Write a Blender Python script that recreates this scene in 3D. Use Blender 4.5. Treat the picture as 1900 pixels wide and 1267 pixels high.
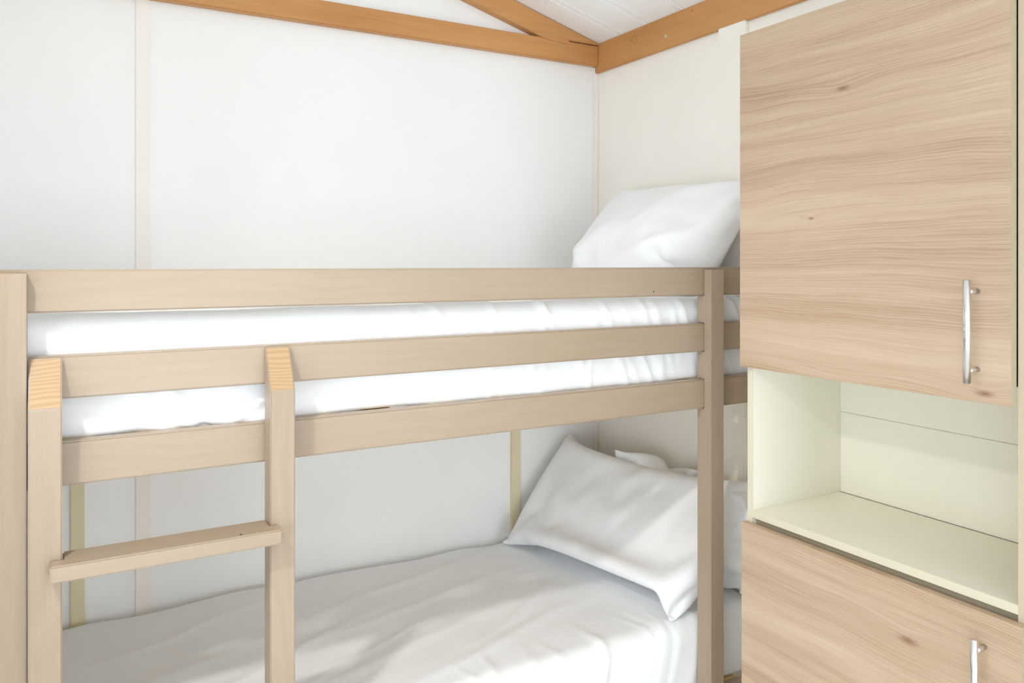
import bpy, bmesh, math, random
import numpy as np
from mathutils import Vector, noise

# ------------------------------------------------------------------ scene, camera, light
for o in list(bpy.data.objects):
    bpy.data.objects.remove(o)
SC = bpy.context.scene
COL = SC.collection
ZC = 1.43                      # eye height
cam = bpy.data.cameras.new('camera')
cam.sensor_width = 36.0
cam.lens = 1464.0 / 1900.0 * 36.0
cam.shift_y = -145.0 / 1900.0
cam.clip_start = 0.02
co = bpy.data.objects.new('camera', cam)
co.location = (0, 0, ZC)
co.rotation_euler = (math.radians(90), 0, math.radians(-29.81))
COL.objects.link(co)
SC.camera = co

w = bpy.data.worlds.new('world')
SC.world = w
w.use_nodes = True
w.node_tree.nodes['Background'].inputs[0].default_value = (0.75, 0.87, 1.0, 1)
w.node_tree.nodes['Background'].inputs[1].default_value = 1.0

def light(name, kind, loc, target, power, color, **kw):
    l = bpy.data.lights.new(name, kind)
    l.energy = power
    l.color = color
    for k, v in kw.items():
        setattr(l, k, v)
    o = bpy.data.objects.new(name, l)
    o.location = loc
    d = Vector(target) - Vector(loc)
    o.rotation_euler = d.to_track_quat('-Z', 'Y').to_euler()
    COL.objects.link(o)
    return o

# daylight through the glazed double door in the wall behind the camera
light('door_daylight', 'AREA', (0.60, -3.33, 1.00), (0.60, 1.0, 1.00), 74.0, (0.82, 0.91, 1.0),
      shape='RECTANGLE', size=1.5, size_y=1.75)
# soft fill from the left, added behind an invented window opening
light('window_fill', 'AREA', (-2.04, -0.95, 0.95), (1.0, -0.95, 0.95), 62.0, (0.82, 0.91, 1.0),
      shape='RECTANGLE', size=2.1, size_y=1.5)
# the room's ceiling spotlight
light('spot_lamp', 'SPOT', (-0.40, 0.72, 2.24), (0.95, 1.68, 0.34), 74.0, (1.0, 0.965, 0.925),
      spot_size=math.radians(80), spot_blend=1.0, shadow_soft_size=0.04)
SC.cycles.max_bounces = 14
SC.cycles.diffuse_bounces = 10

vs = SC.view_settings
vs.view_transform = 'Standard'
vs.look = 'None'
vs.gamma = 1.0
vs.use_curve_mapping = False
vs.exposure = -0.42

# ------------------------------------------------------------------ materials
def srgb(r, g, b):
    f = lambda c: (c / 255 / 12.92) if c / 255 <= 0.04045 else ((c / 255 + 0.055) / 1.055) ** 2.4
    return (f(r), f(g), f(b), 1)

class NT:
    def __init__(self, name):
        self.m = bpy.data.materials.new(name)
        self.m.use_nodes = True
        self.t = self.m.node_tree
        self.b = self.t.nodes['Principled BSDF']
    def n(self, kind, **kw):
        nd = self.t.nodes.new(kind)
        for k, v in kw.items():
            setattr(nd, k, v)
        return nd
    def link(self, a, b):
        self.t.links.new(a, b)
    def put(self, sock, v):
        if hasattr(v, 'is_linked') or hasattr(v, 'links'):
            self.link(v, sock)
        else:
            sock.default_value = v
    def math(self, op, a, b=0.0, c=None):
        nd = self.n('ShaderNodeMath', operation=op)
        self.put(nd.inputs[0], a)
        self.put(nd.inputs[1], b)
        if c is not None:
            self.put(nd.inputs[2], c)
        return nd.outputs[0]
    def coords(self):
        tc = self.n('ShaderNodeTexCoord')
        sp = self.n('ShaderNodeSeparateXYZ')
        self.link(tc.outputs['Object'], sp.inputs[0])
        return sp.outputs
    def vec(self, x, y, z):
        nd = self.n('ShaderNodeCombineXYZ')
        for i, v in enumerate((x, y, z)):
            self.put(nd.inputs[i], v)
        return nd.outputs[0]
    def noise(self, v, scale=1.0, detail=2.0, rough=0.5, dist=0.0):
        nd = self.n('ShaderNodeTexNoise')
        self.link(v, nd.inputs['Vector'])
        nd.inputs['Scale'].default_value = scale
        nd.inputs['Detail'].default_value = detail
        nd.inputs['Roughness'].default_value = rough
        nd.inputs['Distortion'].default_value = dist
        return nd.outputs['Fac']
    def ramp(self, f, stops):
        nd = self.n('ShaderNodeValToRGB')
        cr = nd.color_ramp
        while len(cr.elements) < len(stops):
            cr.elements.new(0.5)
        for e, (p, c) in zip(cr.elements, stops):
            e.position = p
            e.color = c
        self.link(f, nd.inputs[0])
        return nd.outputs[0]
    def mix(self, f, a, b, mode='MIX'):
        nd = self.n('ShaderNodeMix', data_type='RGBA', blend_type=mode)
        self.put(nd.inputs['Factor'], f)
        self.put(nd.inputs[6], a)
        self.put(nd.inputs[7], b)
        return nd.outputs[2]
    def bump(self, h, strength, distance):
        nd = self.n('ShaderNodeBump')
        nd.inputs['Strength'].default_value = strength
        nd.inputs['Distance'].default_value = distance
        self.link(h, nd.inputs['Height'])
        self.link(nd.outputs[0], self.b.inputs['Normal'])
    def base(self, c, rough=0.5, spec=0.5):
        self.put(self.b.inputs['Base Color'], c)
        self.b.inputs['Roughness'].default_value = rough
        self.b.inputs['Specular IOR Level'].default_value = spec

def mat_paint(name, c, rough=0.5, spec=0.4, grain=0.0006):
    k = NT(name)
    x, y, z = k.coords()
    f = k.noise(k.vec(x, y, z), 3.0, 3)
    c2 = tuple(v * 0.965 for v in c[:3]) + (1,)
    k.base(k.ramp(f, [(0.3, c2), (0.7, c)]), rough, spec)
    if grain:
        k.bump(k.noise(k.vec(x, y, z), 260.0, 2), 0.15, grain)
    return k.m

def mat_pine(name, axis, light_c, mid_c, dark_c, rough=0.36, fine=1.0, rings=38.0, spec=0.35, ringk=0.19):
    """Lacquered softwood with its grain running along one local axis."""
    k = NT(name)
    c = list(k.coords())
    oi = k.n('ShaderNodeObjectInfo')
    rnd = k.math('MULTIPLY', oi.outputs['Random'], 37.0)
    a = k.math('ADD', c[axis], rnd)
    o = [c[i] for i in range(3) if i != axis]
    p, q = k.math('ADD', o[0], rnd), k.math('ADD', o[1], rnd)
    low = k.noise(k.vec(k.math('MULTIPLY', a, 2.2), k.math('MULTIPLY', p, 6.0), k.math('MULTIPLY', q, 6.0)), 1.0, 3, 0.45)
    v = k.math('ADD', k.math('ADD', k.math('MULTIPLY', p, 0.9), q), k.math('MULTIPLY', low, 0.16))
    ring = k.math('SINE', k.math('MULTIPLY', v, rings * 6.2832))
    ring = k.math('MULTIPLY_ADD', ring, 0.5, 0.5)
    ring = k.math('MULTIPLY', ring, k.math('POWER', k.noise(k.vec(k.math('MULTIPLY', a, 2.6), k.math('MULTIPLY', p, 3.0), k.math('MULTIPLY', q, 3.0)), 1.0, 2), 2.2)) if ringk < .2 else ring
    fib = k.noise(k.vec(k.math('MULTIPLY', a, 5.0), k.math('MULTIPLY', p, 260.0), k.math('MULTIPLY', q, 260.0)), 1.0, 3, 0.6)
    patch = k.noise(k.vec(k.math('MULTIPLY', a, 1.4), k.math('MULTIPLY', p, 4.0), k.math('MULTIPLY', q, 4.0)), 1.0, 2)
    f = k.math('ADD', k.math('MULTIPLY', ring, ringk), k.math('ADD', k.math('MULTIPLY', fib, 0.22 * fine), k.math('MULTIPLY', patch, 0.62)))
    k.base(k.ramp(f, [(0.22, light_c), (0.55, mid_c), (0.95, dark_c)]), rough, spec)
    k.bump(k.math('ADD', k.math('MULTIPLY', ring, 0.7), fib), 0.22, 0.0006)
    k.b.inputs['Coat Weight'].default_value = 0.10
    k.b.inputs['Coat Roughness'].default_value = 0.28
    return k.m

def mat_laminate(name, seed, knots):
    """Pale elm decor: grain along local Y, rising along local Z; knots = (y, z, size)."""
    k = NT(name)
    x, y, z = k.coords()
    warp = k.noise(k.vec(k.math('MULTIPLY', y, 1.5), k.math('MULTIPLY', z, 3.4), seed), 1.0, 2, 0.4)
    warp2 = k.noise(k.vec(k.math('MULTIPLY', y, 7.0), k.math('MULTIPLY', z, 14.0), seed + 4.0), 1.0, 2, 0.5)
    v = k.math('ADD', z, k.math('ADD', k.math('MULTIPLY', warp, 0.085), k.math('MULTIPLY', warp2, 0.008)))
    spot = None
    for (ky, kz, s) in knots:
        dy = k.math('DIVIDE', k.math('SUBTRACT', y, ky), 3.2 * s)
        dz = k.math('DIVIDE', k.math('SUBTRACT', z, kz), 1.0 * s)
        d2 = k.math('ADD', k.math('MULTIPLY', dy, dy), k.math('MULTIPLY', dz, dz))
        g = k.math('POWER', 2.718, k.math('MULTIPLY', d2, -0.5))
        v = k.math('ADD', v, k.math('MULTIPLY', g, 0.9 * s))
        dyy = k.math('MULTIPLY', dy, 2.6)
        e2 = k.math('ADD', k.math('MULTIPLY', dyy, dyy), k.math('MULTIPLY', k.math('MULTIPLY', dz, dz), 5.0))
        kk = k.math('POWER', 2.718, k.math('MULTIPLY', e2, -2.2))
        spot = kk if spot is None else k.math('MAXIMUM', spot, kk)
    bands = k.noise(k.vec(k.math('MULTIPLY', y, 0.55), k.math('MULTIPLY', v, 11.0), seed + 9.0), 1.0, 3, 0.55)
    mid = k.noise(k.vec(k.math('MULTIPLY', y, 1.6), k.math('MULTIPLY', v, 85.0), seed + 2.0), 1.0, 3, 0.55)
    fine = k.noise(k.vec(k.math('MULTIPLY', y, 7.0), k.math('MULTIPLY', v, 330.0), seed + 1.0), 1.0, 2, 0.6)
    lines = k.math('SINE', k.math('ADD', k.math('MULTIPLY', v, 1150.0), k.math('MULTIPLY', mid, 14.0)))
    amp = k.math('MULTIPLY', k.math('MULTIPLY_ADD', lines, 0.5, 0.5), k.math('MULTIPLY_ADD', bands, 1.6, -0.45))
    f = k.math('ADD', k.math('MULTIPLY', bands, 0.55), k.math('MULTIPLY', mid, 0.30))
    f = k.math('ADD', f, k.math('MULTIPLY_ADD', fine, 0.30, -0.07))
    f = k.math('ADD', f, k.math('MULTIPLY', amp, 0.19))
    col = k.ramp(f, [(0.30, srgb(213, 192, 168)), (0.50, srgb(199, 174, 148)), (0.68, srgb(180, 153, 126)), (0.92, srgb(146, 119, 94))])
    if spot is not None:
        col = k.mix(spot, col, srgb(146, 116, 88))
    k.base(col, 0.42, 0.35)
    k.bump(k.math('ADD', k.math('MULTIPLY', fine, 1.0), k.math('MULTIPLY', amp, 0.6)), 0.18, 0.0004)
    return k.m

def mat_beam(name, axis, knots=()):
    k = NT(name)
    c = list(k.coords())
    a = c[axis]
    o = [c[i] for i in range(3) if i != axis]
    low = k.noise(k.vec(k.math('MULTIPLY', a, 1.6), k.math('MULTIPLY', o[0], 7.0), k.math('MULTIPLY', o[1], 7.0)), 1.0, 3)
    fib = k.noise(k.vec(k.math('MULTIPLY', a, 4.0), k.math('MULTIPLY', o[0], 150.0), k.math('MULTIPLY', o[1], 150.0)), 1.0, 3, 0.6)
    f = k.math('ADD', k.math('MULTIPLY', low, 0.6), k.math('MULTIPLY', fib, 0.4))
    col = k.ramp(f, [(0.30, srgb(207, 156, 102)), (0.52, srgb(198, 145, 90)), (0.75, srgb(182, 126, 74))])
    for (ka, kz, r0, ring) in knots:
        da = k.math('SUBTRACT', a, ka)
        dz = k.math('SUBTRACT', o[1], kz)
        d = k.math('SQRT', k.math('ADD', k.math('MULTIPLY', da, da), k.math('MULTIPLY', dz, dz)))
        if ring:
            d = k.math('ABSOLUTE', k.math('SUBTRACT', d, r0))
            d = k.math('DIVIDE', d, 0.0012)
        else:
            d = k.math('DIVIDE', d, r0)
        g = k.math('POWER', 2.718, k.math('MULTIPLY', k.math('MULTIPLY', d, d), -1.0))
        col = k.mix(k.math('MULTIPLY', g, 0.65), col, srgb(128, 76, 36))
    k.base(col, 0.45, 0.35)
    k.bump(fib, 0.2, 0.0006)
    return k.m

def mat_cotton(name, c=(0.90, 0.91, 0.925, 1)):
    k = NT(name)
    x, y, z = k.coords()
    v = k.vec(x, y, z)
    k.base(c, 0.85, 0.15)
    weave = k.noise(v, 900.0, 1)
    crease = k.noise(v, 17.0, 4, 0.55, 0.8)
    k.bump(k.math('ADD', k.math('MULTIPLY', weave, 0.02), crease), 0.28, 0.006)
    k.b.inputs['Sheen Weight'].default_value = 0.12
    return k.m

M = {}
M['wall_white'] = mat_paint('white_wall_panel', (0.915, 0.913, 0.90, 1), 0.38, 0.4)
M['wall_cream'] = mat_paint('cream_wall_panel', (0.93, 0.89, 0.82, 1), 0.42, 0.4)
M['strip'] = mat_paint('pale_cover_strip', (0.93, 0.875, 0.82, 1), 0.45, 0.4)
M['batten'] = mat_paint('yellowish_batten', srgb(226, 214, 180), 0.45, 0.4)
M['ceil'] = mat_paint('white_plastic_lining', (0.93, 0.925, 0.915, 1), 0.32, 0.5, 0)
M['floor'] = mat_pine('floor_laminate', 0, srgb(240, 238, 234), srgb(234, 231, 226), srgb(222, 218, 210))
L_, D_, K_ = srgb(175, 158, 139), srgb(164, 145, 124), srgb(146, 125, 102)
M['pine_x'] = mat_pine('beige_pine_along', 0, L_, D_, K_)
M['pine_z'] = mat_pine('beige_pine_upright', 2, L_, D_, K_)
M['pine_cut'] = mat_pine('beige_pine_cut_end', 0, srgb(190, 163, 130), srgb(180, 150, 114), srgb(160, 128, 92), rings=90.0, ringk=0.3)
M['slat'] = mat_pine('slat_wood', 1, srgb(226, 200, 150), srgb(212, 182, 130), srgb(190, 156, 104))
M['carcass'] = mat_paint('cream_melamine', srgb(236, 233, 219), 0.35, 0.45, 0)
M['edge'] = mat_paint('cream_edge_band', srgb(224, 216, 194), 0.4, 0.4, 0)
M['door_edge'] = mat_paint('beige_door_edge', srgb(178, 165, 142), 0.4, 0.4, 0)
M['beige'] = mat_paint('beige_panel', srgb(205, 190, 164), 0.4, 0.4, 0)
M['cotton'] = mat_cotton('white_cotton')
k = NT('brushed_chrome'); k.base((0.78, 0.78, 0.80, 1), 0.16); k.b.inputs['Metallic'].default_value = 1.0
M['chrome'] = k.m
k = NT('window_glass'); k.base((0.9, 0.95, 1, 1), 0.02); k.b.inputs['Transmission Weight'].default_value = 1.0
M['glass'] = k.m
M['dark'] = mat_paint('dark_gap', srgb(70, 60, 48), 0.8, 0.1, 0)
M['screw'] = mat_paint('zinc_screw', srgb(205, 200, 185), 0.35, 0.5, 0)

# ------------------------------------------------------------------ mesh helpers
def box(bm, x0, x1, y0, y1, z0, z1, bev=0.0):
    g = bmesh.ops.create_cube(bm, size=1.0)
    for v in g['verts']:
        v.co = Vector(((x0 + x1) / 2 + v.co.x * (x1 - x0), (y0 + y1) / 2 + v.co.y * (y1 - y0), (z0 + z1) / 2 + v.co.z * (z1 - z0)))
    if bev:
        es = list({e for v in g['verts'] for e in v.link_edges})
        bmesh.ops.bevel(bm, geom=es, offset=bev, segments=2, affect='EDGES', clamp_overlap=True)

def prism(bm, pts, axis, a0, a1, bev=0.0):
    """Extrude a 2D outline along an axis; pts are the other two coordinates in xyz order."""
    def mk(p, a):
        l = list(p)
        l.insert(axis, a)
        return bm.verts.new(l)
    A = [mk(p, a0) for p in pts]
    B = [mk(p, a1) for p in pts]
    n = len(pts)
    fs = [bm.faces.new(A), bm.faces.new(B[::-1])]
    for i in range(n):
        fs.append(bm.faces.new((A[i], B[i], B[(i + 1) % n], A[(i + 1) % n])))
    bmesh.ops.recalc_face_normals(bm, faces=fs)
    if bev:
        es = list({e for f in fs for e in f.edges})
        bmesh.ops.bevel(bm, geom=es, offset=bev, segments=2, affect='EDGES', clamp_overlap=True)

def cyl(bm, p, q, r, seg=20, bev=0.0):
    p, q = Vector(p), Vector(q)
    d = q - p
    g = bmesh.ops.create_cone(bm, cap_ends=True, segments=seg, radius1=r, radius2=r, depth=d.length)
    R = d.to_track_quat('Z', 'Y').to_matrix()
    if bev:
        caps = [e for e in {e for v in g['verts'] for e in v.link_edges} if abs(e.verts[0].co.z - e.verts[1].co.z) < 1e-6]
        res = bmesh.ops.bevel(bm, geom=caps, offset=bev, segments=2, affect='EDGES')
        vs_ = set(v for v in g['verts'] if v.is_valid) | set(res['verts'])
    else:
        vs_ = set(g['verts'])
    for v in vs_:
        v.co = R @ v.co + (p + q) / 2

def obj(name, bm, mat, parent=None, smooth=False, origin=None):
    """Link the bmesh (in world coordinates) as one object, origin at its parent or at its own base."""
    if origin is None:
        if parent is not None:
            origin = Vector((0, 0, 0))
            p = parent
            while p is not None:
                origin = origin + p.location
                p = p.parent
        else:
            xs = [v.co for v in bm.verts]
            origin = Vector(((min(v.x for v in xs) + max(v.x for v in xs)) / 2, (min(v.y for v in xs) + max(v.y for v in xs)) / 2, min(v.z for v in xs)))
    origin = Vector(origin)
    for v in bm.verts:
        v.co -= origin
    me = bpy.data.meshes.new(name)
    bm.to_mesh(me)
    bm.free()
    if smooth:
        for p in me.polygons:
            p.use_smooth = True
    for m in (mat if isinstance(mat, (list, tuple)) else [mat]):
        me.materials.append(m)
    o = bpy.data.objects.new(name, me)
    COL.objects.link(o)
    if parent is not None:
        o.parent = parent
    else:
        o.location = origin
    return o

def B(*a, **k):
    bm = bmesh.new()
    box(bm, *a, **k)
    return bm

def tag(o, label=None, cat=None, group=None, kind=None):
    for n_, v in (('label', label), ('category', cat), ('group', group), ('kind', kind)):
        if v:
            o[n_] = v
    return o

def empty(name, loc):
    o = bpy.data.objects.new(name, None)
    o.location = loc
    o.empty_display_size = 0.1
    COL.objects.link(o)
    return o

# ------------------------------------------------------------------ the room
XR, YB = 1.70, 2.344           # inner faces of the right wall and the back wall
XL, YF = -2.10, -3.40
SL = 0.285                     # roof slope
XE, ZE = 1.686, ZC + 0.793     # eaves: ceiling underside at the right beam
XRIDGE = 0.10
ceil_z = lambda x: ZE + SL * (XE - x) if x >= XRIDGE else ZE + SL * (XE - XRIDGE) - SL * (XRIDGE - x)

def wall_gable(name, y0, y1, mat):
    bm = bmesh.new()
    pts = [(XL - .05, 0), (XR + .05, 0), (XR + .05, ceil_z(XR) + .02), (XRIDGE, ceil_z(XRIDGE) + .02), (XL - .05, ceil_z(XL - .05) + .02)]
    prism(bm, pts, 1, y0, y1)
    return obj(name, bm, mat)

tag(obj('floor', B(XL - .05, XR + .05, YF - .05, YB + .05, -.05, 0), M['floor']), 'pale wood floor of the bunk room', 'floor', kind='structure')
tag(wall_gable('wall_back', YB, YB + .05, M['wall_white']), 'white panelled gable wall behind the bunk bed', 'wall', kind='structure')
tag(obj('wall_right', B(XR, XR + .05, YF, YB, 0, ceil_z(XR) + .01), M['wall_cream']), 'cream panelled wall at the pillow end of the bunks', 'wall', kind='structure')
def wall_with_opening(name, label, axis, p0, p1, a0, a1, o0, o1, z0, z1, topf):
    bm = bmesh.new()
    def bb(a, b, za, zb):
        if b - a > 1e-4 and zb - za > 1e-4:
            box(bm, *((a, b, p0, p1) if axis == 0 else (p0, p1, a, b)), za, zb)
    bb(a0, o0, 0, topf(a0)); bb(o1, a1, 0, topf(a1)); bb(o0, o1, 0, z0); bb(o0, o1, z1, max(topf(o0), topf(o1)))
    return tag(obj(name, bm, M['wall_white']), label, 'wall', kind='structure')
def glazing(name, label, axis, p0, p1, o0, o1, z0, z1, cat):
    bm = bmesh.new()
    f, m = .05, (o0 + o1) / 2
    pc = (p0 + p1) / 2
    def bb(bm, a, b, za, zb, t):
        box(bm, *((a, b, pc - t, pc + t) if axis == 0 else (pc - t, pc + t, a, b)), za, zb)
    for a in ((o0, o1, z0, z0 + f), (o0, o1, z1 - f, z1), (o0, o0 + f, z0 + f, z1 - f), (o1 - f, o1, z0 + f, z1 - f), (m - f / 2, m + f / 2, z0 + f, z1 - f)):
        bb(bm, *a, .02)
    o = tag(obj(name, bm, M['ceil']), label, cat, kind='structure')
    for a, b in ((o0 + f, m - f / 2), (m + f / 2, o1 - f)):
        bm = bmesh.new()
        bb(bm, a, b, z0 + f, z1 - f, .003)
        obj('pane', bm, M['glass'], o, origin=o.location)
    return o
# outside the picture: a glazed double door behind the camera and an added fill window in the left wall
wall_with_opening('wall_front', 'white wall with the glazed door behind the camera', 0, YF - .05, YF, XL - .05, XR + .05, -.20, 1.40, .04, 1.92, ceil_z)
glazing('door_1', 'white glazed double door behind the camera', 0, YF - .05, YF, -.20, 1.40, .04, 1.92, 'door')
wall_with_opening('wall_left', 'white wall with an added window opening, left of the camera', 1, XL - .05, XL, YF, YB, -2.05, .15, .15, 1.75, lambda a: ceil_z(XL))
glazing('fill_window', 'unseen white framed window added around the fill light in the left wall', 1, XL - .05, XL, -2.05, .15, .15, 1.75, 'window')

# unseen partition at the foot of the bunks, added to shade the back wall
tag(obj('wall_foot', B(-.215, -.165, 1.34, YB, 0, ceil_z(-.19)), M['wall_white']), 'unseen white partition at the foot of the bunk bed, shading the back wall', 'wall', kind='structure')

# ceiling: lining planks running down the slope
ceiling = empty('ceiling', (XRIDGE, (YF + YB) / 2, ceil_z(XRIDGE)))
tag(ceiling, 'white sloping ceiling lined with grooved plastic planks', 'ceiling', kind='structure')
def plank_mesh(x0, x1):
    bm = bmesh.new()
    W = 0.149
    prof = [(0, .008), (.002, .0), (.018, .0), (.021, .0045), (.024, .0), (W - .012, .0), (W - .009, .004), (W - .006, .0), (W - .001, .0), (W, .008), (W, .02), (0, .02)]
    A = [bm.verts.new((x0, y, z + ceil_z(x0))) for y, z in prof]
    Bv = [bm.verts.new((x1, y, z + ceil_z(x1))) for y, z in prof]
    n = len(prof)
    fs = [bm.faces.new(A), bm.faces.new(Bv[::-1])]
    for i in range(n):
        fs.append(bm.faces.new((A[i], Bv[i], Bv[(i + 1) % n], A[(i + 1) % n])))
    bmesh.ops.recalc_face_normals(bm, faces=fs)
    for v in bm.verts:
        v.co -= Vector((XRIDGE, 0, ceil_z(XRIDGE)))
    me = bpy.data.meshes.new('plank')
    bm.to_mesh(me)
    bm.free()
    me.materials.append(M['ceil'])
    return me
pr, pl = plank_mesh(XRIDGE, XR), plank_mesh(XL, XRIDGE - .0001)
ypl = 2.182
while ypl > YF - .1:
    for me in (pr, pl):
        o = bpy.data.objects.new('plank', me)
        COL.objects.link(o)
        o.parent = ceiling
        o.location = (0, ypl - ceiling.location.y, 0)
    ypl -= 0.15
bm = bmesh.new()                 # roof deck above the planks
prism(bm, [(XL - .05, ceil_z(XL - .05) + .021), (XRIDGE, ceil_z(XRIDGE) + .021), (XR + .05, ceil_z(XR + .05) + .021), (XR + .05, ceil_z(XR + .05) + .06), (XRIDGE, ceil_z(XRIDGE) + .06), (XL - .05, ceil_z(XL - .05) + .06)], 1, YF - .05, YB + .05)
obj('roof_deck', bm, M['ceil'], ceiling)

# beams
YBB = 2.316                      # front face of the tie beam
bm = bmesh.new()
box(bm, XL, XE, YBB, YB, ZC + .7117, ZC + .783, bev=.003)
tag(obj('tie_beam', bm, mat_beam('orange_beam_tie', 0)), 'orange-brown wooden tie beam running level across the white back wall', 'beam')
bm = bmesh.new()
top = lambda x: ceil_z(x) - .002
low = lambda x: ceil_z(x) - .0795
pts = [(XRIDGE, low(XRIDGE)), (1.462, low(1.462)), (1.552, ZC + .7700), (1.558, ZC + .7855), (XE - .001, ZC + .7855), (XE - .001, top(XE)), (XRIDGE, top(XRIDGE))]
prism(bm, pts, 1, YBB - .003, YB, bev=.0012)
tag(obj('rafter', bm, mat_beam('orange_beam_rafter', 0)), 'sloping orange-brown rafter rising from the tie beam under the ceiling', 'beam')
bm = bmesh.new()
box(bm, XE, XR, YF, YB, ZC + .6883, ZC + .793, bev=.002)
eb = tag(obj('eaves_beam', bm, mat_beam('orange_beam_eaves', 1, [(2.108, .070, .011, True), (2.128, .0685, .004, False), (1.83, .088, .0035, False), (1.49, .050, .006, False)]), origin=(XE, 0, ZC + .6883)),
         'orange-brown eaves beam along the top of the cream right wall', 'beam')
bm = bmesh.new()
cyl(bm, (XE + .002, 1.95, ZC + .728), (XE - .0025, 1.95, ZC + .728), .0045, 14, .001)
obj('screw', bm, M['screw'], eb, origin=eb.location)

# wall cover strips
tag(obj('trim_1', B(.1763, .2122, YB - .006, YB, 0, ZC + .7117, bev=.0015), M['strip']), 'pale vertical cover strip on the back wall left of the middle', 'trim', kind='structure')
tag(obj('trim_2', B(XR - .014, XR, 1.613, 1.719, 0, ZC + .692, bev=.002), M['wall_cream']), 'wide cream cover strip on the right wall beside the cabinet', 'trim', kind='structure')
tag(obj('trim_3', B(XR - .016, XR, YB - .010, YB, 0, ZC + .7117, bev=.002), M['strip']), 'thin pale corner strip between back and right walls', 'trim', kind='structure')

# ------------------------------------------------------------------ bunk bed
YR = 1.50                        # front face of the rails
RT = 0.026                       # rail thickness
bed = empty('bunk_bed', (0.80, 1.92, 0))
tag(bed, 'beige lacquered pine bunk bed with guard rails and a fixed ladder', 'bunk bed')
RX0, RX1 = -0.0905, 1.695
for za, zb in ((-.0814, -.0101), (-.2243, -.1527), (-.3685, -.2951), (-1.19, -1.10)):
    obj('side_rail', B(RX0, RX1, YR, YR + RT, ZC + za, ZC + zb, bev=.003), M['pine_x'], bed)
YP = 1.474
def post_bm(x0, x1):
    bm = bmesh.new()
    rails = [(-1.19, -1.10), (-.3685, -.2951), (-.2243, -.1527), (-.0814, -.0101)]
    yb = YR + RT - .002
    pts = [(YP, 0), (YP, ZC - .016), (YR - .0008, ZC - .016)]
    for za, zb in rails[::-1]:
        zt = min(ZC + zb + .001, ZC - .016)
        if zb > -.02:
            pts += [(YR - .0008, ZC + za - .001), (yb, ZC + za - .001)]
        else:
            pts += [(yb, zt), (YR - .0008, zt), (YR - .0008, ZC + za - .001), (yb, ZC + za - .001)]
    pts += [(yb, 0)]
    prism(bm, pts, 0, x0, x1, bev=.0008)
    return bm
obj('post', post_bm(1.4226, 1.4660), M['pine_z'], bed)
obj('post', post_bm(-.0905, -.0461), M['pine_z'], bed)
# rear side: rails and posts against the back wall
for za, zb in ((-.3685, -.2951), (-1.19, -1.10)):
    obj('rear_rail', B(RX0, 1.68, YB - .045, YB - .019, ZC + za, ZC + zb, bev=.003), M['pine_x'], bed)
for xa, xb in ((.0233, .0552), (1.336, 1.370)):
    obj('wall_batten', B(xa, xb, YB - .012, YB - .001, 0, ZC - .30, bev=.0015), M['batten'], bed)
# end rails under each mattress at the foot
for za, zb in ((-.3685, -.3100), (-1.19, -1.11)):
    obj('end_rail', B(-.0905, -.0645, YR + RT, YB - .045, ZC + za, ZC + zb, bev=.003), M['pine_x'], bed)
obj('end_rail', B(-.0905, -.0645, YB - .045, YB - .004, 0, ZC - .30, bev=.003), M['pine_z'], bed)
for zs in (-.318, -1.118):
    for i in range(13):
        xs = -.02 + i * .138
        o = obj('slat', B(xs, xs + .07, YR + RT + .0005, YB - .046, ZC + zs, ZC + zs + .016, bev=.002), M['slat'], bed)
# ladder
lad = empty('ladder', (0.165 - .80, 1.46 - 1.92, 0))
lad.parent = bed
LX = ((-.0438, .0030), (.3296, .3742))
YS = 1.452
for xa, xb in LX:
    bm = bmesh.new()
    prism(bm, [(YR - .001, 0), (YR - .001, ZC - .155), (YR - .007, ZC - .155), (YS, ZC - .2318), (YS, 0)], 0, xa, xb, bev=.002)
    for f in bm.faces:
        n_ = f.normal
        c_ = f.calc_center_median()
        if n_.z > .3 and n_.y < -.2 and f.calc_area() > 1e-3:
            f.material_index = 1
    obj('stile', bm, [M['pine_z'], M['pine_cut']], lad)
for zt in (-.473, -.800, -1.12):
    bm = bmesh.new()
    xa, xb = LX[0][1] + .0005, LX[1][0] - .0005
    pts = [(-.0140, 1.420), (.3440, 1.420), (.3440, YS - .0005), (xb, YS - .0005), (xb, 1.492), (xa, 1.492), (xa, YS - .0005), (-.0140, YS - .0005)]
    prism(bm, pts, 2, ZC + zt - .0265, ZC + zt, bev=.0025)
    obj('rung', bm, M['pine_x'], lad)

for x_, z_, y_ in ((1.258, -.069, YR), (.274, -.473, 1.428)):     # small dark pins
    bm = bmesh.new()
    if z_ > -.4:
        cyl(bm, (x_, y_ - .0006, ZC + z_), (x_, y_ + .004, ZC + z_), .0018, 10)
        obj('pin', bm, M['dark'], bed)
    else:
        cyl(bm, (x_, y_, ZC + z_ - .004), (x_, y_, ZC + z_ + .0008), .0018, 10)
        obj('pin', bm, M['dark'], lad)

# ------------------------------------------------------------------ bedding
rng = np.random.default_rng(5)

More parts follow.
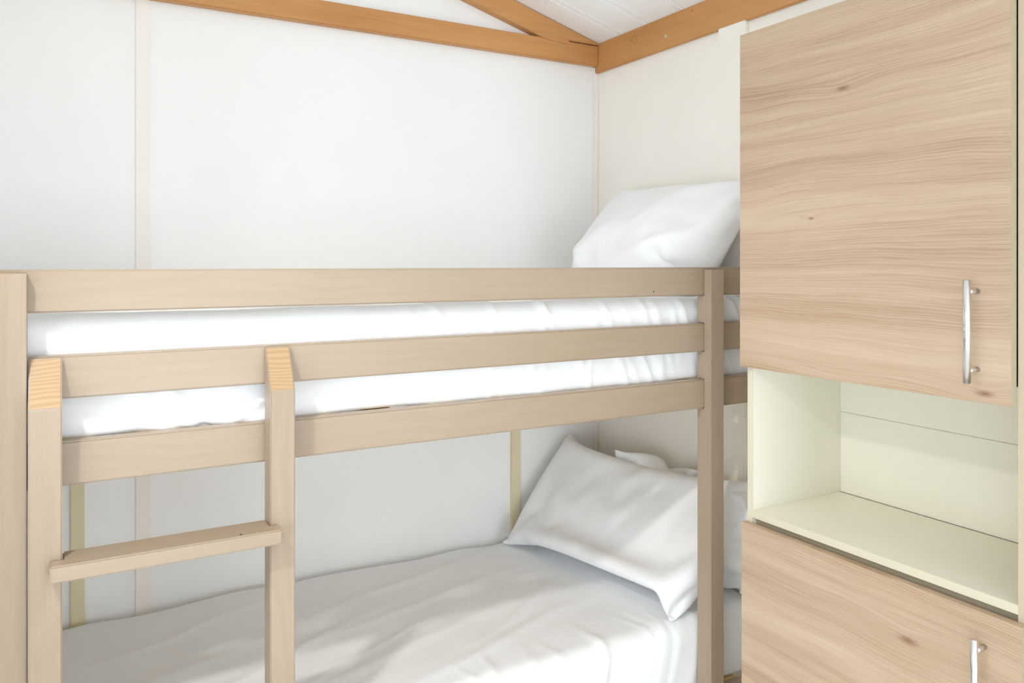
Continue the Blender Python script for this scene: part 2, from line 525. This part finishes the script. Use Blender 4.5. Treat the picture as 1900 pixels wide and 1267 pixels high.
def sheet_mattress(name, x0, x1, y0, y1, z0, z1, r, folds, label, dx=.008, ds=.008, low_amp=.004, seed=0.0):
    """Mattress in a fitted sheet: a rounded cross-section swept along x and pushed out by soft folds."""
    # closed profile in (y, z), starting at back bottom going over the top to the front and under
    prof = []
    R0 = r
    def arc(cy, cz, a0, a1, n=8, rad=None):
        r = rad or R0
        for i in range(n + 1):
            a = math.radians(a0 + (a1 - a0) * i / n)
            prof.append((cy + r * math.cos(a), cz + r * math.sin(a)))
    def line(p, q):
        L = math.dist(p, q)
        n = max(1, int(L / ds))
        for i in range(1, n):
            prof.append((p[0] + (q[0] - p[0]) * i / n, p[1] + (q[1] - p[1]) * i / n))
    rb = .012
    arc(y1 - r, z1 - r, 0, 90); line((y1 - r, z1), (y0 + r, z1))
    arc(y0 + r, z1 - r, 90, 180); line((y0, z1 - r), (y0, z0 + rb))
    arc(y0 + rb, z0 + rb, 180, 270, rad=rb); line((y0 + rb, z0), (y1 - r, z0))
    arc(y1 - r, z0 + r, 270, 360); line((y1, z0 + r), (y1, z1 - r))
    P = np.array(prof)
    n = len(P)
    T = np.roll(P, -1, 0) - np.roll(P, 1, 0)
    N = np.stack([-T[:, 1], T[:, 0]], 1)
    N /= np.linalg.norm(N, axis=1)[:, None]
    c = np.array([(y0 + y1) / 2, (z0 + z1) / 2])
    if ((P - c) * N).sum() < 0:
        N = -N
    nx = int((x1 - x0) / dx)
    xs = np.linspace(x0, x1, nx + 1)
    verts = []
    for xv in xs:
        e = min(xv - x0, x1 - xv)
        inset = 0.0
        if e < r:
            inset = r - math.sqrt(max(r * r - (r - e) ** 2, 0))
        for (yy, zz), nn in zip(P, N):
            w_ = low_amp * (noise.noise(Vector((xv * 3.1 + seed, yy * 4.3, zz * 4.3))) + .5 * noise.noise(Vector((xv * 9 + seed, yy * 9, zz * 7))))
            w_ += folds(xv, yy, zz)
            verts.append((xv, yy + nn[0] * (w_ - inset), zz + nn[1] * (w_ - inset)))
    faces = []
    for i in range(nx):
        for j in range(n):
            a, b = i * n + j, i * n + (j + 1) % n
            faces.append((a, b, b + n, a + n))
    faces.append(tuple(range(n)))
    faces.append(tuple(range(nx * n, (nx + 1) * n))[::-1])
    bm = bmesh.new()
    vv = [bm.verts.new(p) for p in verts]
    for f in faces:
        bm.faces.new([vv[i] for i in f])
    bmesh.ops.recalc_face_normals(bm, faces=bm.faces[:])
    return tag(obj(name, bm, M['cotton'], smooth=True), label, 'mattress')

rr = random.Random(3)
F1 = []
for i in range(30):              # slanted gathers on the front face, denser towards the pillow end
    t = (i + rr.random()) / 30
    xf = 0.35 + 1.33 * (t ** 0.62)
    F1.append((xf, rr.uniform(-.55, .1) , rr.uniform(.005, .011), rr.uniform(.0035, .0080) * (0.5 + .8 * t), rr.uniform(-.32, -.08), rr.uniform(.06, .14)))
RAD = [(a, rr.uniform(.006, .010)) for a in (-68, -48, -32, 22, 38, 55, 74)]
def folds_upper(x, y, z):
    zr = z - ZC
    s = 0.0
    if y < 1.60:
        fade = 1.0 if y < 1.56 else max(0, 1 - (y - 1.56) / .04)
        for xf, k_, wd, am, zc_, zl in F1:
            d = x - xf - k_ * (zr + .2)
            if abs(d) < 4 * wd:
                s += am * math.exp(-(d / wd) ** 2) * math.exp(-((zr - zc_) / zl) ** 2) * fade
        px, pz = .232, -.325      # pulled point
        dx_, dz_ = x - px, zr - pz
        R_ = math.hypot(dx_, dz_)
        if R_ < .32:
            an = math.degrees(math.atan2(dx_, dz_))
            for a, am in RAD:
                da = math.radians(an - a) * max(R_, .02)
                s += am * math.exp(-(da / (.006 + .05 * R_)) ** 2) * math.exp(-((R_ - .09) / .09) ** 2) * fade
            s -= .010 * math.exp(-(R_ / .035) ** 2) * fade
    if zr < -.24:                # hem lifting unevenly above the slats
        s += .002 * math.sin(x * 21 + 1.2 * math.sin(x * 7))
    return s
sheet_mattress('mattress', -.090, 1.685, 1.535, 2.325, ZC - .3015, ZC - .088, .035, folds_upper,
               'upper bunk mattress in a wrinkled white fitted sheet behind the guard rails', low_amp=.004)

F2 = []
for (xa, ya, xb, yb, wd, am) in (
        (.00, 1.86, .95, 2.16, .020, .0045), (.10, 1.72, .80, 2.02, .016, .004), (.30, 1.66, 1.05, 1.86, .022, .0045),
        (.45, 1.90, 1.25, 2.08, .018, .0035), (.05, 2.05, .50, 2.20, .015, .004), (.62, 1.60, 1.30, 1.80, .020, .004),
        (.20, 1.58, .62, 1.78, .014, .004), (.75, 2.12, 1.32, 2.26, .014, .003), (-.02, 1.62, .30, 1.80, .016, .004),
        (.40, 2.02, .70, 2.12, .010, .003), (.85, 1.70, 1.33, 1.96, .012, .003), (.52, 1.78, .90, 1.90, .006, .003)):
    F2.append((xa, ya, xb, yb, wd, am))
G2 = [(rr.uniform(.80, 1.45), rr.uniform(-.4, .4), rr.uniform(.008, .016), rr.uniform(.002, .0045)) for _ in range(16)]
def folds_lower(x, y, z):
    zr = z - ZC
    s = 0.0
    if zr > -.97:
        for xa, ya, xb, yb, wd, am in F2:
            dx_, dy_ = xb - xa, yb - ya
            L = math.hypot(dx_, dy_)
            t = ((x - xa) * dx_ + (y - ya) * dy_) / (L * L)
            if -.15 < t < 1.15:
                d = ((x - xa) * -dy_ + (y - ya) * dx_) / L + .012 * math.sin(t * 6)
                s += am * math.exp(-(d / wd) ** 2) * max(0, math.sin(math.pi * (t + .15) / 1.3))
        s += .006 * math.sin(x * 14 + 2 * math.sin(x * 5)) * math.exp(-((y - 2.33) / .05) ** 2)
    if y < 1.72:
        for xf, k_, wd, am in G2:
            d = x - xf - k_ * (y - 1.55) - .25 * (zr + .95)
            if abs(d) < .06:
                s += am * math.exp(-(d / wd) ** 2) * math.exp(-((y - 1.55) / .09) ** 2)
    return s
sheet_mattress('mattress', -.055, 1.685, 1.535, 2.330, ZC - 1.102, ZC - .925, .045, folds_lower,
               'lower bunk mattress under a smooth white sheet, in the shade of the upper bunk', low_amp=.006, seed=7.0)

# ---- pillows: a small cloth relaxation (two sheets sewn at the border, inflated, resting on planes)
def pillow_mesh(Wd, Hd, nu, nv, place, planes, press=1.0, vol=None, steps=110, iters=10, seed=1, grav=2.0, thick=.07, anchor=0.0, smooth=3, settle=(0, 0, 0)):
    rg = np.random.default_rng(seed)
    U, V = np.meshgrid(np.linspace(-.5, .5, nu + 1), np.linspace(-.5, .5, nv + 1), indexing='ij')
    idt = np.arange((nu + 1) * (nv + 1)).reshape(nu + 1, nv + 1)
    nt = idt.size
    idb = idt.copy()
    inner = np.zeros_like(idt, bool)
    inner[1:-1, 1:-1] = True
    idb[inner] = nt + np.arange(inner.sum())
    nvtx = nt + inner.sum()
    prof = ((1 - (2 * U) ** 4) * (1 - (2 * V) ** 4)) ** .6
    X = np.zeros((nvtx, 3))
    loc = np.stack([U * Wd, V * Hd, prof * thick], -1)
    X[idt.ravel()] = loc.reshape(-1, 3)
    lb = loc.copy(); lb[..., 2] *= -1
    X[idb[inner]] = lb[inner]
    X[:, 2] += rg.normal(0, .0012, nvtx)
    X = place(X)
    # edges in independent sets
    du, dv = Wd / nu, Hd / nv
    sets = []
    for I in (idt, idb):
        for s0 in (0, 1):
            sets.append((I[s0:-1:2, :], I[s0 + 1::2, :], du, 1.0))
            sets.append((I[:, s0:-1:2], I[:, s0 + 1::2], dv, 1.0))
            a, b = I[s0:-1:2, :-1], I[s0 + 1::2, 1:]
            sets.append((a, b, math.hypot(du, dv), .25))
            a, b = I[s0:-1:2, 1:], I[s0 + 1::2, :-1]
            sets.append((a, b, math.hypot(du, dv), .25))
        for s0 in range(4):          # bending
            a, b = I[s0:-2:4, :], I[s0 + 2::4, :]
            m = min(len(a), len(b)); sets.append((a[:m], b[:m], 2 * du, .10))
            a, b = I[:, s0:-2:4], I[:, s0 + 2::4]
            m = min(a.shape[1], b.shape[1]); sets.append((a[:, :m], b[:, :m], 2 * dv, .10))
    S = []
    for a, b, l, k_ in sets:
        a, b = a.ravel(), b.ravel()
        m = min(len(a), len(b))
        if m:
            S.append((a[:m], b[:m], l, k_))
    tris = []
    for I, flip in ((idt, False), (idb, True)):
        a, b, c, d = I[:-1, :-1].ravel(), I[1:, :-1].ravel(), I[1:, 1:].ravel(), I[:-1, 1:].ravel()
        for t in ((a, b, c), (a, c, d)):
            tris.append(np.stack(t if not flip else t[::-1], 1))
    tris = np.concatenate(tris)
    vol0 = vol or Wd * Hd * .10
    Vel = np.zeros_like(X)
    dt = 1 / 60
    X0 = X.copy()
    def vol_norm(X):
        p, q, r = X[tris[:, 0]], X[tris[:, 1]], X[tris[:, 2]]
        n = np.cross(q - p, r - p)
        vol = (p - X.mean(0)) * n
        vol = vol.sum() / 6
        N = np.zeros_like(X)
        for j in range(3):
            np.add.at(N, tris[:, j], n / 6)
        return vol, N
    for st in range(steps):
        vol, N = vol_norm(X)
        pr_ = press * 2600 * max(0.0, (vol0 - vol) / vol0)
        acc = N * pr_ / (du * dv)
        acc[:, 2] -= grav
        acc -= anchor * (X.mean(0) - X0.mean(0))
        Vel = (Vel + acc * dt) * .93
        Y = X + Vel * dt
        for it in range(iters):
            for a, b, l, k_ in S:
                d = Y[b] - Y[a]
                L = np.sqrt((d * d).sum(1)) + 1e-9
                kk = k_
                cor = (d * (((L - l) / L) * .5 * kk)[:, None])
                Y[a] += cor
                Y[b] -= cor
            for pl_ in planes:
                n_, d_ = pl_[0], pl_[1]
                pen = d_ - Y @ n_
                hit = pen > 0
                if len(pl_) > 2:
                    hit &= pl_[2](Y)
                if hit.any():
                    Y[hit] += n_ * pen[hit][:, None]
                    t = Y[hit] - X[hit]
                    t -= n_ * (t @ n_)[:, None]
                    Y[hit] -= t * .25
        Vel = (Y - X) / dt
        X = Y
    for _ in range(smooth):          # soften the smallest creases
        acc, cnt = np.zeros_like(X), np.zeros(nvtx)
        for a, b, l, k_ in S:
            if k_ == 1.0:
                np.add.at(acc, a, X[b]); np.add.at(acc, b, X[a])
                np.add.at(cnt, a, 1); np.add.at(cnt, b, 1)
        X = X * .5 + .5 * acc / np.maximum(cnt, 1)[:, None]
    X = X + np.array(settle)
    quads = []
    for I, flip in ((idt, False), (idb, True)):
        a, b, c, d = I[:-1, :-1].ravel(), I[1:, :-1].ravel(), I[1:, 1:].ravel(), I[:-1, 1:].ravel()
        q = np.stack((a, b, c, d) if not flip else (d, c, b, a), 1)
        quads.append(q)
    return X, np.concatenate(quads)

def make_pillow(label, group=None, **kw):
    X, Q = pillow_mesh(**kw)
    bm = bmesh.new()
    vv = [bm.verts.new(p) for p in X]
    for q in Q:
        bm.faces.new([vv[i] for i in q])
    bmesh.ops.recalc_face_normals(bm, faces=bm.faces[:])
    o = obj('pillow', bm, M['cotton'], smooth=True)
    m = o.modifiers.new('smooth', 'SUBSURF')
    m.levels = 1
    m.render_levels = 2
    return tag(o, label, 'pillow', group)

def placer(center, lean_deg, spin_deg=0.0, yaw_deg=0.0):
    """Local u -> world -y (towards the room), v -> up the lean, w -> out of the wall side."""
    a = math.radians(lean_deg)
    up = np.array([math.cos(a), 0, math.sin(a)])
    out = np.array([-math.sin(a), 0, math.cos(a)])
    ax = np.array([0, -1.0, 0])
    s = math.radians(spin_deg)
    ax, up = ax * math.cos(s) + up * math.sin(s), up * math.cos(s) - ax * math.sin(s)
    yw = math.radians(yaw_deg)
    Rz = np.array([[math.cos(yw), -math.sin(yw), 0], [math.sin(yw), math.cos(yw), 0], [0, 0, 1]])
    Rm = Rz @ np.stack([ax, up, out], 1)
    c = np.array(center)
    return lambda X: X @ Rm.T + c

PLX = (np.array([-1.0, 0, 0]), -(XR - .016))
PLY = (np.array([0, -1.0, 0]), -(YB - .008))
def zpl(z): return (np.array([0, 0, 1.0]), z)
def lean_plane(x0, z0, x1, z1, yaw=0.0, y0=1.92):
    d = np.array([x1 - x0, 0, z1 - z0]); d /= np.linalg.norm(d)
    n_ = np.array([-d[2], 0, d[0]])
    p_ = np.array([x0, y0, z0])
    t_ = math.radians(yaw)
    n_ = np.array([n_[0] * math.cos(t_), n_[0] * math.sin(t_), n_[2]])
    return (n_, n_ @ p_)

FRONT_U = (np.array([0, 1.0, 0]), 1.530)
FRONT_L = (np.array([0, 1.0, 0]), 1.527, lambda Y: Y[:, 0] < 1.472)
CAB = (np.array([0, 1.0, 0]), 1.40)
make_pillow('plump white pillow leaning on the wall on the upper bunk', None,
            Wd=.67, Hd=.48, nu=52, nv=38, place=placer((1.530, 1.850, ZC + .078), 58, -3),
            planes=[zpl(ZC - .084), PLX, FRONT_U, lean_plane(1.53, ZC - .085, 1.70, ZC + .20)], seed=3, grav=.4, vol=.0225, anchor=60)
make_pillow('white pillow propped upright against the right wall, behind the front pillow of the lower bunk', None,
            Wd=.70, Hd=.42, nu=46, nv=30, place=placer((1.625, 1.765, ZC - .76), 78, 4),
            planes=[zpl(ZC - .918), PLX, PLY, CAB, FRONT_L, lean_plane(1.64, ZC - .92, 1.69, ZC - .50)], seed=4, grav=.4, vol=.012, anchor=60)
make_pillow('large creased white pillow leaning forward on the lower bunk, nearest the camera', None,
            Wd=.81, Hd=.47, nu=64, nv=38, place=placer((1.470, 1.922, ZC - .752), 51, 0, 8),
            planes=[zpl(ZC - .918), PLY, CAB, FRONT_L, lean_plane(1.48, ZC - .92, 1.66, ZC - .60, 8)], seed=5, grav=.25, vol=.0175, anchor=80, thick=.05, settle=(-.002, 0, -.013))

# ------------------------------------------------------------------ cabinet
XD, XCF = 1.3656, 1.3836         # door face, carcass front
cab = empty('tall_cabinet', (1.54, 1.0, 0))
tag(cab, 'tall cabinet with two pale wood doors and an open cream shelf niche between them', 'cabinet')
YL0, YL1 = 1.301, 1.316
YR0, YR1 = .702, .7205
CT = ZC + .505
def panel(name, *a, mat='carcass', bev=.0008):
    return obj(name, B(*a, bev=bev), M[mat], cab)
panel('side_panel', XCF + .0012, 1.693, YL0, YL1, 0.0, CT)
obj('edge_band', B(XCF, XCF + .0012, YL0, YL1, 0.0, CT), M['edge'], cab)
panel('side_panel', XCF + .0012, 1.693, .66, YR1, 0.0, CT + .09, mat='beige')
obj('edge_band', B(XCF, XCF + .0012, .66, YR1, 0.0, CT + .09), M['beige'], cab)
panel('top_panel', XCF + .001, 1.693, YR1, YL0, CT - .016, CT)
panel('bottom_panel', XCF + .001, 1.693, YR1, YL0, .08, .096)
panel('niche_top', XCF + .001, 1.688, YR1, YL0, ZC - .222, ZC - .206)
sh = panel('shelf', XCF + .0012, 1.688, YR1, YL0, ZC - .5850, ZC - .5690)
obj('filler_rail', B(XCF + .012, XCF + .028, YR1, YL0, ZC - .66, ZC - .5852), M['door_edge'], cab)
obj('edge_band', B(XCF, XCF + .0012, YR1, YL0, ZC - .5850, ZC - .5690), M['edge'], cab)
panel('back_panel', 1.690, 1.6965, YR1, YL0, ZC - .5688, ZC - .3698)
panel('back_panel', 1.6893, 1.6965, YR1, YL0, ZC - .3690, CT - .016)
panel('back_panel', 1.690, 1.6965, YR1, YL0, .1, ZC - .6015)
panel('plinth', XCF + .03, XCF + .046, YR1, YL0, 0.0, .08)

def door(y0, y1, z0, z1, mat, hz0, hz1, hy, hp):
    bm = bmesh.new()
    box(bm, XD, XCF - .0012, y0, y1, z0, z1, bev=.0008)
    for f in bm.faces:
        if f.normal.x < -.9 and f.calc_area() > .01:
            f.material_index = 0
        elif f.normal.y < -.5:
            f.material_index = 2
        else:
            f.material_index = 1
    d = obj('door', bm, [mat, M['pine_x'] if False else mat, M['door_edge']], cab)
    bm = bmesh.new()
    xb = XD - .032
    cyl(bm, (xb, hy, hz0), (xb, hy, hz1), .0062, 24, .0012)
    for z in hp:
        cyl(bm, (XD + .001, hy, z), (xb, hy, z), .0045, 16)
    obj('handle', bm, M['chrome'], d, smooth=False)
    h = d.children[0]
    for p in h.data.polygons:
        p.use_smooth = len(p.vertices) == 4
    h['label'] = 'slim chrome bar handle'
    return d
cy, cz = 1.0, 0.0
lamU = mat_laminate('elm_decor_upper', 3.0, [(1.046 - cy, ZC + .352, .016), (1.123 - cy, ZC + .094, .008), (.765 - cy, ZC - .222, .016)])
lamL = mat_laminate('elm_decor_lower', 11.0, [(.905 - cy, ZC - .70, .022)])
d1 = door(.722, 1.3228, ZC - .238, ZC + .5272, lamU, ZC - .2036, ZC - .028, .777, (ZC - .182, ZC - .048))
d1['label'] = 'upper pale wood grained door'
d2 = door(.7045, 1.318, .085, ZC - .5960, lamL, ZC - .808, ZC - .632, .765, (ZC - .788, ZC - .652))
d2['label'] = 'lower pale wood grained door'
